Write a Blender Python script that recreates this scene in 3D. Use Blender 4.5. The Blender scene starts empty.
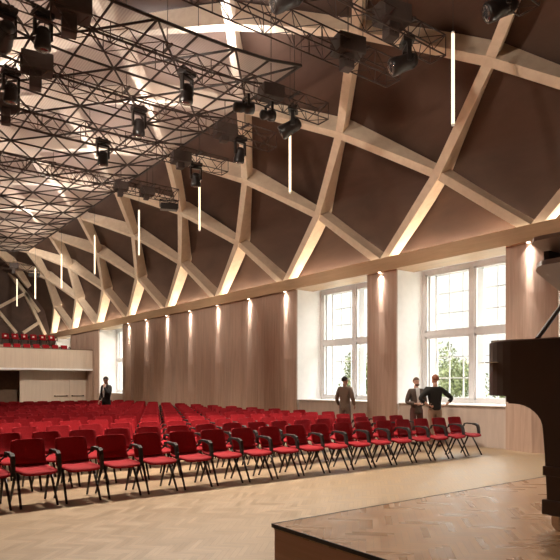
import bpy, bmesh, math, random
from mathutils import Vector, Matrix, noise
random.seed(7)
PI = math.pi
R = math.radians
COL = bpy.context.scene.collection

# ------------------------------------------------------------------ camera
FOC, YAW, HOR, EYE = 599.2, R(36.8), 383.6, 1.55
SY, CY = math.sin(YAW), math.cos(YAW)
cam_d = bpy.data.cameras.new('camera')
cam = bpy.data.objects.new('camera', cam_d)
COL.objects.link(cam)
cam.location = (0, 0, EYE)
cam.rotation_euler = (PI/2, 0, -YAW)
cam_d.sensor_width = 36
cam_d.lens = FOC/560*36
cam_d.shift_y = (HOR-280)/560
cam_d.clip_start = 0.05
bpy.context.scene.camera = cam


def ray(x, y):
    a = (x-280)/FOC
    return SY+a*CY, CY-a*SY, (HOR-y)/FOC


def at_y(x, Y):               # X of the point of the plane Y=const seen in column x
    r = ray(x, 300)
    return r[0]*Y/r[1]


# ------------------------------------------------------------------ materials
def new_mat(name):
    m = bpy.data.materials.new(name)
    m.use_nodes = True
    nt = m.node_tree
    return m, nt, nt.nodes, nt.links, nt.nodes['Principled BSDF']


def plain(name, col, rough=.5, metal=0., var=.12, scale=6., bump=0.):
    m, nt, N, L, b = new_mat(name)
    b.inputs['Roughness'].default_value = rough
    b.inputs['Metallic'].default_value = metal
    tc = N.new('ShaderNodeTexCoord')
    nz = N.new('ShaderNodeTexNoise')
    nz.inputs['Scale'].default_value = scale
    nz.inputs['Detail'].default_value = 4
    L.new(tc.outputs['Object'], nz.inputs['Vector'])
    rp = N.new('ShaderNodeValToRGB')
    rp.color_ramp.elements[0].position = .3
    rp.color_ramp.elements[1].position = .7
    rp.color_ramp.elements[0].color = [c*(1-var) for c in col]+[1]
    rp.color_ramp.elements[1].color = [min(1, c*(1+var)) for c in col]+[1]
    L.new(nz.outputs['Fac'], rp.inputs['Fac'])
    L.new(rp.outputs['Color'], b.inputs['Base Color'])
    if bump:
        bp = N.new('ShaderNodeBump')
        bp.inputs['Strength'].default_value = bump
        bp.inputs['Distance'].default_value = .01
        L.new(nz.outputs['Fac'], bp.inputs['Height'])
        L.new(bp.outputs['Normal'], b.inputs['Normal'])
    return m


def wood(name, c0, c1, rough=.5, stretch=(8, 8, .6), scale=1.5, coord='Object'):
    m, nt, N, L, b = new_mat(name)
    b.inputs['Roughness'].default_value = rough
    tc = N.new('ShaderNodeTexCoord')
    mp = N.new('ShaderNodeMapping')
    mp.inputs['Scale'].default_value = stretch
    L.new(tc.outputs[coord], mp.inputs['Vector'])
    nz = N.new('ShaderNodeTexNoise')
    nz.inputs['Scale'].default_value = scale
    nz.inputs['Detail'].default_value = 6
    nz.inputs['Roughness'].default_value = .6
    nz.inputs['Distortion'].default_value = .4
    L.new(mp.outputs['Vector'], nz.inputs['Vector'])
    rp = N.new('ShaderNodeValToRGB')
    rp.color_ramp.elements[0].position = .32
    rp.color_ramp.elements[1].position = .68
    rp.color_ramp.elements[0].color = list(c0)+[1]
    rp.color_ramp.elements[1].color = list(c1)+[1]
    L.new(nz.outputs['Fac'], rp.inputs['Fac'])
    L.new(rp.outputs['Color'], b.inputs['Base Color'])
    return m


def emit(name, col, strength):
    m, nt, N, L, b = new_mat(name)
    b.inputs['Base Color'].default_value = list(col)+[1]
    b.inputs['Emission Color'].default_value = list(col)+[1]
    b.inputs['Emission Strength'].default_value = strength
    return m


def parquet(name, w, n, c0, c1, rough, coat=0.):
    """herringbone blocks of w by n*w, laid at 45 degrees to the room"""
    m, nt, N, L, b = new_mat(name)

    def M(op, a, c=None):
        nd = N.new('ShaderNodeMath')
        nd.operation = op
        for i, v in enumerate((a, c)):
            if v is None:
                continue
            if isinstance(v, (int, float)):
                nd.inputs[i].default_value = v
            else:
                L.new(v, nd.inputs[i])
        return nd.outputs[0]
    tc = N.new('ShaderNodeTexCoord')
    mp = N.new('ShaderNodeMapping')
    mp.inputs['Rotation'].default_value = (0, 0, R(45))
    mp.inputs['Scale'].default_value = (1/w, 1/w, 1)
    L.new(tc.outputs['Object'], mp.inputs['Vector'])
    sp = N.new('ShaderNodeSeparateXYZ')
    L.new(mp.outputs['Vector'], sp.inputs['Vector'])
    u = M('ADD', sp.outputs[0], 4000.)
    v = M('ADD', sp.outputs[1], 2000.)
    i, j = M('FLOOR', u), M('FLOOR', v)
    fu, fv = M('SUBTRACT', u, i), M('SUBTRACT', v, j)
    k = M('MODULO', M('SUBTRACT', i, j), 2*n)
    hor = M('LESS_THAN', k, n-.5)
    i0 = M('SUBTRACT', i, k)
    j0 = M('SUBTRACT', j, M('SUBTRACT', 2*n-1, k))

    def mix(a, c):
        return M('ADD', M('MULTIPLY', hor, a), M('MULTIPLY', M('SUBTRACT', 1, hor), c))
    idx, idy = mix(i0, i), mix(j, j0)
    lx = mix(M('SUBTRACT', u, i0), M('SUBTRACT', v, j0))     # along
    ly = mix(fv, fu)                                         # across
    cb = N.new('ShaderNodeCombineXYZ')
    L.new(idx, cb.inputs[0])
    L.new(idy, cb.inputs[1])
    L.new(hor, cb.inputs[2])
    wn = N.new('ShaderNodeTexWhiteNoise')
    wn.noise_dimensions = '3D'
    L.new(cb.outputs[0], wn.inputs['Vector'])
    cg = N.new('ShaderNodeCombineXYZ')
    L.new(M('MULTIPLY', lx, .25), cg.inputs[0])
    L.new(M('MULTIPLY', ly, 3.), cg.inputs[1])
    L.new(M('MULTIPLY', wn.outputs['Value'], 60.), cg.inputs[2])
    gr = N.new('ShaderNodeTexNoise')
    gr.inputs['Scale'].default_value = 1.6
    gr.inputs['Detail'].default_value = 3
    L.new(cg.outputs[0], gr.inputs['Vector'])
    fac = M('ADD', M('MULTIPLY', wn.outputs['Value'], .6), M('MULTIPLY', gr.outputs['Fac'], .4))
    rp = N.new('ShaderNodeValToRGB')
    rp.color_ramp.elements[0].position = .1
    rp.color_ramp.elements[1].position = .9
    rp.color_ramp.elements[0].color = list(c0)+[1]
    rp.color_ramp.elements[1].color = list(c1)+[1]
    L.new(fac, rp.inputs['Fac'])
    e1 = M('MINIMUM', ly, M('SUBTRACT', 1, ly))
    e2 = M('MINIMUM', lx, M('SUBTRACT', n, lx))
    joint = M('LESS_THAN', M('MINIMUM', e1, e2), .03)
    mx = N.new('ShaderNodeMixRGB')
    L.new(M('MULTIPLY', joint, .45), mx.inputs['Fac'])
    L.new(rp.outputs['Color'], mx.inputs['Color1'])
    mx.inputs['Color2'].default_value = [c*.35 for c in c0]+[1]
    L.new(mx.outputs['Color'], b.inputs['Base Color'])
    L.new(M('ADD', rough-.05, M('MULTIPLY', wn.outputs['Value'], .1)), b.inputs['Roughness'])
    b.inputs['Coat Weight'].default_value = coat
    b.inputs['Coat Roughness'].default_value = .12
    return m


def scrim_mat():
    m, nt, N, L, b = new_mat('acoustic scrim')
    out = N['Material Output']
    tc = N.new('ShaderNodeTexCoord')
    wv = N.new('ShaderNodeTexWave')
    wv.wave_type = 'BANDS'
    wv.bands_direction = 'X'
    wv.inputs['Scale'].default_value = 5.5
    wv.inputs['Distortion'].default_value = .3
    L.new(tc.outputs['Object'], wv.inputs['Vector'])
    tr = N.new('ShaderNodeBsdfTranslucent')
    tr.inputs['Color'].default_value = (.78, .73, .70, 1)
    df = N.new('ShaderNodeBsdfDiffuse')
    df.inputs['Color'].default_value = (.60, .53, .49, 1)
    tp = N.new('ShaderNodeBsdfTransparent')
    m1 = N.new('ShaderNodeMixShader')
    m1.inputs['Fac'].default_value = .3
    L.new(tr.outputs[0], m1.inputs[1])
    L.new(df.outputs[0], m1.inputs[2])
    m2 = N.new('ShaderNodeMixShader')
    mr = N.new('ShaderNodeMapRange')
    mr.inputs['To Min'].default_value = .34
    mr.inputs['To Max'].default_value = .46
    L.new(wv.outputs['Fac'], mr.inputs['Value'])
    L.new(mr.outputs[0], m2.inputs['Fac'])
    L.new(m1.outputs[0], m2.inputs[1])
    L.new(tp.outputs[0], m2.inputs[2])
    L.new(m2.outputs[0], out.inputs['Surface'])
    return m


def glass_mat():
    m, nt, N, L, b = new_mat('window glass')
    out = N['Material Output']
    tp = N.new('ShaderNodeBsdfTransparent')
    tp.inputs['Color'].default_value = (.97, .98, .97, 1)
    gl = N.new('ShaderNodeBsdfGlossy')
    gl.inputs['Roughness'].default_value = .02
    lw = N.new('ShaderNodeLayerWeight')
    pw = N.new('ShaderNodeMath')
    pw.operation = 'POWER'
    pw.inputs[1].default_value = 4.0
    L.new(lw.outputs['Facing'], pw.inputs[0])
    pm = N.new('ShaderNodeMath')
    pm.operation = 'MULTIPLY_ADD'
    pm.inputs[1].default_value = .5
    pm.inputs[2].default_value = .02
    L.new(pw.outputs[0], pm.inputs[0])
    mx = N.new('ShaderNodeMixShader')
    L.new(pm.outputs[0], mx.inputs['Fac'])
    L.new(tp.outputs[0], mx.inputs[1])
    L.new(gl.outputs[0], mx.inputs[2])
    L.new(mx.outputs[0], out.inputs['Surface'])
    return m


def leaf_mat():
    m, nt, N, L, b = new_mat('leaves')
    tc = N.new('ShaderNodeTexCoord')
    nz = N.new('ShaderNodeTexNoise')
    nz.inputs['Scale'].default_value = 3.
    L.new(tc.outputs['Object'], nz.inputs['Vector'])
    rp = N.new('ShaderNodeValToRGB')
    rp.color_ramp.elements[0].position = .35
    rp.color_ramp.elements[1].position = .65
    rp.color_ramp.elements[0].color = (.04, .055, .018, 1)
    rp.color_ramp.elements[1].color = (.16, .18, .065, 1)
    L.new(nz.outputs['Fac'], rp.inputs['Fac'])
    L.new(rp.outputs['Color'], b.inputs['Base Color'])
    b.inputs['Roughness'].default_value = .6
    return m


def check_cloth(name, c0, c1, s):
    m, nt, N, L, b = new_mat(name)
    tc = N.new('ShaderNodeTexCoord')
    ck = N.new('ShaderNodeTexChecker')
    ck.inputs['Scale'].default_value = s
    ck.inputs['Color1'].default_value = list(c0)+[1]
    ck.inputs['Color2'].default_value = list(c1)+[1]
    L.new(tc.outputs['Object'], ck.inputs['Vector'])
    L.new(ck.outputs['Color'], b.inputs['Base Color'])
    b.inputs['Roughness'].default_value = .9
    return m


M_FLOOR = parquet('oak parquet', .055, 6, (.225, .152, .085), (.345, .24, .143), .45)
M_STAGE = parquet('stage parquet', .035, 6, (.265, .145, .074), (.43, .265, .150), .30)
M_STAGESIDE = wood('stage skirt wood', (.40, .225, .155), (.54, .32, .225), .5, (.5, .5, 14), 1.2)
M_EDGE = plain('dark edge strip', (.012, .008, .006), .5)
M_PANEL = wood('wall panel veneer', (.46, .315, .24), (.61, .435, .34), .55, (9, 9, .5), 1.3)
M_PLASTER = plain('white plaster', (.88, .845, .825), .8, 0, .03)
M_PARAPET = wood('pale parapet panel', (.52, .42, .36), (.62, .51, .44), .65, (6, 6, .7), 1.2)
M_CORNICE = wood('cornice timber', (.52, .345, .205), (.64, .44, .27), .5, (6, .5, 6), 1.5)
M_BEAM = wood('beam timber', (.72, .57, .43), (.83, .68, .53), .55, (3, 3, 3), 1.5)
M_ROOF = wood('dark roof lining', (.064, .033, .023), (.112, .061, .042), .65, (.9, .35, .9), 1.1)
M_FRAME = plain('window paint', (.88, .86, .86), .4, 0, .03)
M_GLASS = glass_mat()
M_STEEL = plain('black steel', (.030, .018, .014), .5, .0)
M_TRUSS = plain('dark truss tube', (.055, .032, .026), .45, .3)
M_NET = plain('brown net rod', (.022, .012, .010), .55, .0)
M_BLACK = plain('black lamp housing', (.014, .010, .009), .35)
M_BOX = plain('dark hoist housing', (.05, .033, .028), .6)
M_LENS = plain('lamp lens', (.35, .33, .34), .05, .9)
M_SCRIM = scrim_mat()
M_RED = plain('red upholstery', (.27, .009, .014), .75, 0, .10, 40, .15)
M_RED.node_tree.nodes['Principled BSDF'].inputs['Specular IOR Level'].default_value = .12
M_REDSEAT = M_RED
M_LEG = plain('dark chair metal', (.018, .011, .009), .4, .4)
M_ARM = plain('dark arm plastic', (.022, .015, .013), .75)
M_TUBE = emit('warm tube light', (1., .80, .56), 1.7)
M_SPOTLENS = emit('downlight lens', (1., .84, .70), 20.)
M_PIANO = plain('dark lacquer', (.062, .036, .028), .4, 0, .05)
M_PIANOLID = plain('lit lid lacquer', (.36, .26, .225), .4, 0, .05)  # light falling on the raised lid is put into this paler colour
M_CASTOR = plain('brass castor', (.84, .70, .56), .4, .0)
M_IVORY = plain('white keys', (.75, .72, .65), .3)
M_FARWALL = wood('far wall panelling', (.62, .50, .40), (.70, .58, .47), .6, (12, 12, .4), 1.5)
M_DARKWALL = plain('dark recess', (.16, .095, .06), .7)
M_BACK = wood('hall panel', (.34, .21, .14), (.45, .29, .20), .6, (8, 8, .5), 1.3)
M_LEAF = leaf_mat()
M_BARK = plain('bark', (.08, .05, .03), .9, 0, .3, 12)
M_GRASS = plain('pale courtyard', (.42, .42, .36), .9, 0, .1, 2)
M_SKIN = plain('skin', (.52, .29, .21), .5, 0, .05)
M_HAIRD = plain('dark hair', (.022, .012, .009), .6, 0, .3, 50)
M_HAIRR = plain('auburn hair', (.22, .065, .025), .6, 0, .3, 50)
M_HAIRB = plain('brown hair', (.11, .05, .028), .6, 0, .3, 50)
M_SUITB = plain('black suit', (.014, .011, .011), .85)
M_SHIRT = plain('grey white shirt', (.55, .5, .48), .85)
M_TWEED = check_cloth('checked tweed', (.16, .108, .08), (.30, .215, .165), 22.)
M_JACKET = plain('brown grey jacket', (.085, .058, .046), .85, 0, .2, 30)
M_SWEATER = plain('black sweater', (.016, .014, .012), .95, 0, .2, 40)
M_KHAKI = plain('khaki trousers', (.36, .24, .175), .85)
M_TROUS = plain('dark red brown trousers', (.10, .035, .028), .85)
M_GREY = plain('grey brown trousers', (.20, .145, .12), .85)
M_SHOE = plain('dark shoe leather', (.02, .013, .01), .35)


# ------------------------------------------------------------------ mesh helpers
def tag(o, label=None, cat=None, group=None, kind=None):
    if label:
        o['label'] = label
    if cat:
        o['category'] = cat
    if group:
        o['group'] = group
    if kind:
        o['kind'] = kind
    return o


def empty(name, loc, rz=0., label=None, cat=None, group=None, kind=None):
    o = bpy.data.objects.new(name, None)
    o.empty_display_size = .1
    COL.objects.link(o)
    o.location = loc
    o.rotation_euler = (0, 0, rz)
    return tag(o, label, cat, group, kind)


def copy_tree(o, parent=None):
    c = o.copy()
    COL.objects.link(c)
    if parent is not None:
        c.parent = parent
        c.matrix_parent_inverse = o.matrix_parent_inverse.copy()
    for ch in list(o.children):
        copy_tree(ch, c)
    return c


class MB:
    def __init__(self):
        self.bm = bmesh.new()

    def box(self, lo, hi, bev=0., mat=None):
        lo, hi = Vector(lo), Vector(hi)
        r = bmesh.ops.create_cube(self.bm, size=1)
        vs = r['verts']
        mid, sz = (lo+hi)/2, hi-lo
        for v in vs:
            v.co = Vector((v.co.x*sz.x, v.co.y*sz.y, v.co.z*sz.z))+mid
        if bev:
            es = list({e for v in vs for e in v.link_edges})
            r2 = bmesh.ops.bevel(self.bm, geom=es, offset=bev, segments=2, affect='EDGES', profile=.6)
            vs = list({v for f in r2['faces'] for v in f.verts} | {v for v in vs if v.is_valid})
        if mat is not None:
            for v in vs:
                v.co = mat @ v.co
        return self

    def tube(self, p0, p1, r0, r1=None, n=8, caps=True):
        p0, p1 = Vector(p0), Vector(p1)
        r1 = r0 if r1 is None else r1
        d = p1-p0
        if d.length < 1e-6:
            return self
        q = d.to_track_quat('Z', 'Y').to_matrix()
        a, b = [], []
        for i in range(n):
            t = 2*PI*i/n
            w = q @ Vector((math.cos(t), math.sin(t), 0))
            a.append(self.bm.verts.new(p0+w*r0))
            b.append(self.bm.verts.new(p1+w*r1))
        for i in range(n):
            j = (i+1) % n
            self.bm.faces.new((a[i], a[j], b[j], b[i]))
        if caps:
            self.bm.faces.new(a[::-1])
            self.bm.faces.new(b)
        return self

    def path(self, pts, r, n=8):
        for a, b in zip(pts[:-1], pts[1:]):
            self.tube(a, b, r, n=n)
        return self

    def sweep(self, pts, secs):
        """pts: points; secs: list of loops (lists of Vectors) one per point"""
        rings = [[self.bm.verts.new(v) for v in s] for s in secs]
        n = len(rings[0])
        for A, B in zip(rings[:-1], rings[1:]):
            for i in range(n):
                j = (i+1) % n
                self.bm.faces.new((A[i], A[j], B[j], B[i]))
        self.bm.faces.new(rings[0][::-1])
        self.bm.faces.new(rings[-1])
        return self

    def prism(self, poly, z0, z1, bev=0.):
        a = [self.bm.verts.new((p[0], p[1], z0)) for p in poly]
        b = [self.bm.verts.new((p[0], p[1], z1)) for p in poly]
        n = len(poly)
        fs = [self.bm.faces.new(a[::-1]), self.bm.faces.new(b)]
        for i in range(n):
            j = (i+1) % n
            fs.append(self.bm.faces.new((a[i], a[j], b[j], b[i])))
        return self

    def lathe(self, prof, n=20, mat=Matrix()):
        """prof: list of (r, z)"""
        rings = []
        for r, z in prof:
            rings.append([self.bm.verts.new(mat @ Vector((r*math.cos(2*PI*i/n), r*math.sin(2*PI*i/n), z))) for i in range(n)])
        for A, B in zip(rings[:-1], rings[1:]):
            for i in range(n):
                j = (i+1) % n
                self.bm.faces.new((A[i], A[j], B[j], B[i]))
        self.bm.faces.new(rings[0][::-1])
        self.bm.faces.new(rings[-1])
        return self

    def quad(self, a, b, c, d):
        self.bm.faces.new([self.bm.verts.new(p) for p in (a, b, c, d)])
        return self

    def build(self, name, mat, parent=None, smooth=False, mats=None):
        bmesh.ops.recalc_face_normals(self.bm, faces=self.bm.faces)
        me = bpy.data.meshes.new(name)
        self.bm.to_mesh(me)
        self.bm.free()
        if mats:
            for m in mats:
                me.materials.append(m)
        else:
            me.materials.append(mat)
        if smooth:
            for p in me.polygons:
                p.use_smooth = True
        o = bpy.data.objects.new(name, me)
        COL.objects.link(o)
        if parent is not None:
            o.parent = parent
        return o


def box_obj(name, lo, hi, mat, parent=None, bev=0.):
    return MB().box(lo, hi, bev).build(name, mat, parent)


def structure(o, label=None):
    o['kind'] = 'structure'
    if label:
        o['label'] = label
    return o


ORD = ['', 'first', 'second', 'third', 'fourth', 'fifth', 'sixth', 'seventh', 'eighth', 'ninth', 'tenth', 'eleventh',
       'twelfth', 'thirteenth', 'fourteenth', 'fifteenth', 'sixteenth', 'seventeenth', 'eighteenth']

# ------------------------------------------------------------------ room data
WX = 12.65            # inner wall plane
PITCH = 4.65
S0 = 7.45             # spring of the roof beams nearest the stage
XC = 5.65             # middle of the hall
XL = 2*XC-WX
Y0, Y1 = -6.0, 46.6
SILL, HEAD = 1.02, 4.80
WINX = 13.74

# ------------------------------------------------------------------ setting
structure(box_obj('floor', (XL-.3, Y0-.3, -.2), (WX+1.0, Y1+.3, 0), M_FLOOR), 'light oak herringbone parquet floor')
structure(box_obj('wall_left', (XL-.4, Y0, 0), (XL, Y1, 5.0), M_BACK))
structure(box_obj('wall_back', (XL-.4, Y0-.3, 0), (WX+1.2, Y0, 11.5), M_BACK))
structure(box_obj('wall_gable', (XL-.4, Y1, 0), (WX+1.2, Y1+.3, 11.5), M_ROOF))

# right wall: piers with white reveals and folded veneer cladding, parapets, window niches
niches = [(3.44, 6.80), (8.07, 11.45), (12.60, 15.95), (31.15, 34.75), (40.0, 43.5)]
piers = [(Y0, 3.44), (6.80, 8.07), (11.45, 12.60), (15.95, 31.15), (34.75, 40.0), (43.5, Y1)]
wall = empty('wall_right', (0, 0, 0), kind='structure')
for (a, b) in piers:
    box_obj('pier', (WX+.02, a, 0), (WINX+.25, b, HEAD), M_PLASTER, wall)
for (a, b) in niches:
    box_obj('parapet', (WX+.10, a, 0), (WINX+.25, b, SILL-.03), M_PARAPET, wall)
    box_obj('sill', (WX+.06, a, SILL-.03), (WINX-.02, b, SILL), M_PLASTER, wall, .008)
box_obj('lintel', (WX+.02, Y0, HEAD), (WINX+.25, Y1, 5.0), M_PLASTER, wall)


def cladding(a, b):
    """folded veneer: vertical facets whose ridges lean, from floor to cornice"""
    m = MB()
    n = max(2, 2*int(round((b-a)/1.16)))
    rows = [0.0, 1.2, 2.4, 3.6, 4.74]
    grid = []
    for ri, z in enumerate(rows):
        row = []
        for i in range(n+1):
            y = a+(b-a)*i/n
            if 0 < i < n:
                y += .22*math.sin(i*2.1)*(z/4.7-.5)
            x = WX-.015-(.12 if i % 2 else 0.)*(1-.78*z/4.7)
            row.append(m.bm.verts.new((x, y, z)))
        grid.append(row)
    for r0, r1 in zip(grid[:-1], grid[1:]):
        for i in range(n):
            m.bm.faces.new((r0[i], r0[i+1], r1[i+1], r1[i]))
    # returns at both ends
    for i in (0, n):
        for r0, r1 in zip(grid[:-1], grid[1:]):
            q = [m.bm.verts.new((WX+.03, v.co.y, v.co.z)) for v in (r1[i], r0[i])]
            m.bm.faces.new((r0[i], r1[i], q[0], q[1]))
    return m.build('cladding', M_PANEL, wall)


for (a, b) in piers:
    cladding(a, b)

structure(box_obj('baseboard_right', (WX-.02, 34.75, 0), (WX+.02, Y1, .08), M_CORNICE))
cornice = MB().box((WX-.16, Y0, 4.74), (WX+.7, Y1, 5.05), .0).box((WX-.16, Y0, 5.05), (WX-.13, Y1, 5.11)).build('trim_1', M_CORNICE)
structure(cornice, 'timber cornice running above the windows under the roof beams')
cl = MB().box((XL-.7, Y0, 4.74), (XL+.16, Y1, 5.10)).build('trim_2', M_CORNICE)
structure(cl)

# ------------------------------------------------------------------ roof: lamella vault
LV = [(WX, 5.02), (12.22, 6.82), (11.03, 8.30), (9.36, 9.36), (7.55, 10.0), (XC, 10.2)]
LV = LV+[(2*XC-x, z) for x, z in LV[-2::-1]]       # eleven levels, 0..10


def arc(s):
    """Catmull-Rom through the levels -> point, outward normal"""
    i = max(0, min(9, int(math.floor(s))))
    t = s-i

    def P(k):
        if k < 0:
            a, b = Vector(LV[0]), Vector(LV[1])
            return Vector((a.x+.12, a.y-(b.y-a.y)))
        if k > 10:
            a, b = Vector(LV[10]), Vector(LV[9])
            return Vector((a.x-.12, a.y-(b.y-a.y)))
        return Vector(LV[k])
    p0, p1, p2, p3 = P(i-1), P(i), P(i+1), P(i+2)
    lin = p1+(p2-p1)*t
    p = .5*((2*p1)+(p2-p0)*t+(2*p0-5*p1+4*p2-p3)*t*t+(3*p1-p0-3*p2+p3)*t**3)
    d = .5*((p2-p0)+2*(2*p0-5*p1+4*p2-p3)*t+3*(3*p1-p0-3*p2+p3)*t*t)
    d.normalize()
    p = p*.12+lin*.88
    nrm = Vector((d.y, -d.x))
    return p, nrm


ceil = MB()
rows = []
ns = 60
for i in range(ns+1):
    p, nr = arc(10*i/ns)
    q = p+nr*.60
    rows.append((q.x, q.y))
ny = 24
vg = [[ceil.bm.verts.new((x, Y0+(Y1-Y0)*j/ny, z)) for j in range(ny+1)] for x, z in rows]
for i in range(ns):
    for j in range(ny):
        ceil.bm.faces.new((vg[i][j], vg[i][j+1], vg[i+1][j+1], vg[i+1][j]))
ceiling = structure(ceil.build('ceiling', M_ROOF, None, True), 'dark brown curved roof lining crossed by pale timber beams')


def beam(sa, ya, sb, yb, full):
    """one lamella from level sa to sb; full ones are deepest in their middle"""
    m = MB()
    n = 8 if abs(sb-sa) > 1.5 else 5
    secs, pts = [], []
    P = []
    for i in range(n+1):
        t = i/n
        s = sa+(sb-sa)*t
        p, nr = arc(s)
        c = Vector((p.x, ya+(yb-ya)*t, p.y))
        P.append((c, Vector((nr.x, 0, nr.y)), t))
    for i, (c, nv, t) in enumerate(P):
        a = P[max(0, i-1)][0]
        b = P[min(n, i+1)][0]
        tan = (b-a).normalized()
        side = tan.cross(nv).normalized()*.108
        if full:
            k = 1-abs(2*t-1)
            inn = .03*(1-k)
            out = .36+.25*k
        else:
            inn = .0 if t < .01 else .05*t
            out = .52-.08*t
        lo, hi = c+nv*inn, c+nv*out
        secs.append([lo-side, lo+side, hi+side, hi-side])
        pts.append(c)
    m.sweep(pts, secs)
    return m.build('beam', M_BEAM, ceiling)


nbeam = 0
for k in range(-2, 9):
    yk = S0+PITCH*k
    for b in range(0, 10, 2):            # leaning towards the stage
        ya = yk-PITCH/2*b
        yb = ya-PITCH
        if yb > Y1 or ya < 2.0 or yb < Y0:
            continue
        if ya > Y1:
            continue
        beam(b, ya, b+2, yb, True)
        nbeam += 1
    ks = yk
    beam(0, ks, 1, ks+PITCH/2, False) if ks+PITCH/2 < Y1 else None
    for b in range(1, 9, 2):
        ya = ks+PITCH/2*b
        yb = ya+PITCH
        if ya < 2.0 or yb > Y1:
            continue
        beam(b, ya, b+2, yb, True)
        nbeam += 1
for k in range(9, 13):                   # lamellas that start beyond the gable's foot
    for b in range(0, 10, 2):
        ya = S0+PITCH*k-PITCH/2*b
        yb = ya-PITCH
        if ya > Y1+.1 or yb < 4:
            continue
        beam(b, ya, b+2, yb, True)
for k in range(-6, -2):
    for b in range(1, 9, 2):
        ya = S0+PITCH*k+PITCH/2*b
        if ya < 2.0:
            continue
        beam(b, ya, b+2, ya+PITCH, True)

# timber braces on the far gable
GYP = Y1-.16


def gable_pt(x, y):
    r = ray(x, y)
    d = GYP/r[1]
    return r[0]*d, EYE+r[2]*d


gb = [(gable_pt(*p), gable_pt(*q)) for p, q in (((24, 294), (-16, 315)), ((-8, 304), (16, 333)), ((23, 333), (38, 323)), ((0, 260), (25, 293)), ((25, 293), (45, 335)), ((25, 293), (39, 312)))]
for (a, b) in gb:
    m = MB()
    A, B = Vector((a[0], Y1-.16, a[1])), Vector((b[0], Y1-.16, b[1]))
    d = (B-A).normalized()
    sd = d.cross(Vector((0, 1, 0))).normalized()*.11
    fw = Vector((0, .15, 0))
    m.sweep([A, B], [[p-sd-fw, p+sd-fw, p+sd+fw, p-sd+fw] for p in (A, B)])
    m.build('beam', M_BEAM, ceiling)


# ------------------------------------------------------------------ windows
def window(idx, a, b):
    w = empty('window_%d' % idx, (WINX, (a+b)/2, SILL), kind='structure')
    y0, y1 = a-(a+b)/2, b-(a+b)/2
    H = HEAD-SILL
    tr = 1.93                 # transom
    m = MB()
    m.box((-.02, y0, 0), (.10, y0+.10, H)).box((-.02, y1-.10, 0), (.10, y1, H))
    m.box((-.017, y0+.002, H-.11), (.096, y1-.002, H-.002)).box((-.017, y0+.002, .002), (.096, y1-.002, .09))
    m.box((-.03, -.06, 0), (.08, .06, H)).box((-.026, y0, tr-.055), (.076, y1, tr+.055))
    m.build('frame', M_FRAME, w)
    for (sa, sb) in ((y0+.10, -.06), (.06, y1-.10)):
        for (za, zb) in ((.09, tr-.055), (tr+.055, H-.11)):
            s = MB()
            t = .06
            s.box((.0, sa, za), (.06, sa+t, zb)).box((.0, sb-t, za), (.06, sb, zb))
            s.box((.0, sa, za), (.06, sb, za+t)).box((.0, sa, zb-t), (.06, sb, zb))
            so = s.build('casement', M_FRAME, w)
            MB().box((.025, sa+t, za+t), (.031, sb-t, zb-t)).build('pane', M_GLASS, so)
    for z in (tr*.5, tr+.95):
        MB().box((-.055, -.012, z), (-.03, .012, z+.12), .004).build('handle', M_FRAME, w)
    # outer sashes with glazing bars
    for (sa, sb) in ((y0+.22, -.07), (.09, y1-.20)):
        for (za, zb) in ((.10, tr-.05), (tr+.05, H-.10)):
            s = MB()
            t = .045
            X0, X1 = .34, .39
            s.box((X0, sa, za), (X1, sa+t, zb)).box((X0, sb-t, za), (X1, sb, zb))
            s.box((X0, sa, za), (X1, sb, za+t)).box((X0, sa, zb-t), (X1, sb, zb))
            for i in (1, 2):
                y = sa+(sb-sa)*i/3
                s.box((X0+.015, y-.016, za), (X1-.01, y+.016, zb))
                z = za+(zb-za)*i/3
                s.box((X0+.015, sa, z-.016), (X1-.01, sb, z+.016))
            so = s.build('outer_casement', M_FRAME, w)
            MB().box((X0+.027, sa+t, za+t), (X0+.033, sb-t, zb-t)).build('pane', M_GLASS, so)
    m = MB()
    m.box((.10, y0, 0), (.45, y0+.22, H)).box((.10, y1-.20, 0), (.45, y1, H)).box((.10, y0, 0), (.45, y1, .08))
    m.box((.103, y0+.002, H-.08), (.446, y1-.002, H-.002)).box((.34, -.07, 0), (.42, .09, H)).box((.343, y0+.002, tr-.05), (.417, y1-.002, tr+.05))
    m.build('outer_frame', M_FRAME, w)


for i, (a, b) in enumerate(niches):
    window(i+1, a, b)

# ------------------------------------------------------------------ outside: ground and trees
structure(box_obj('floor_outside', (WX+1.6, -40, -1.2), (90, 120, -1.0), M_GRASS))


def tree(x, y, h, r, nl, label, seed, zc=None):
    rnd = random.Random(seed)
    t = empty('tree', (x, y, -1.0), 0, label, 'tree', 'trees outside the windows')
    tr = MB()
    tr.tube((0, 0, 0), (.1, .05, h*.55), .16, .09, 10)
    for k in range(6):
        an = k*1.1
        tr.tube((.08, .04, h*(.3+.04*k)), (r*.6*math.cos(an), r*.6*math.sin(an), h*(.6+.05*k)), .06, .02, 6)
    tr.build('trunk', M_BARK, t)
    lf = MB()
    cz = h*.62
    blobs = []
    for k in range(16):
        u = Vector((rnd.gauss(0, 1), rnd.gauss(0, 1), rnd.gauss(0, .8))).normalized()*rnd.uniform(.3, .85)
        blobs.append(Vector((u.x*r, u.y*r, cz+u.z*h*.38)))
    for k in range(nl):
        bc = blobs[k % 16]
        u = Vector((rnd.gauss(0, 1), rnd.gauss(0, 1), rnd.gauss(0, 1))).normalized()*r*.42*rnd.uniform(.5, 1)
        c = bc+u
        n = Vector((rnd.gauss(0, 1), rnd.gauss(0, 1), rnd.gauss(.6, 1))).normalized()
        a = n.orthogonal().normalized()*rnd.uniform(.06, .11)
        b = n.cross(a).normalized()*a.length*.6
        lf.quad(c-a, c+b, c+a, c-b)
    lf.build('crown', M_LEAF, t)


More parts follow.
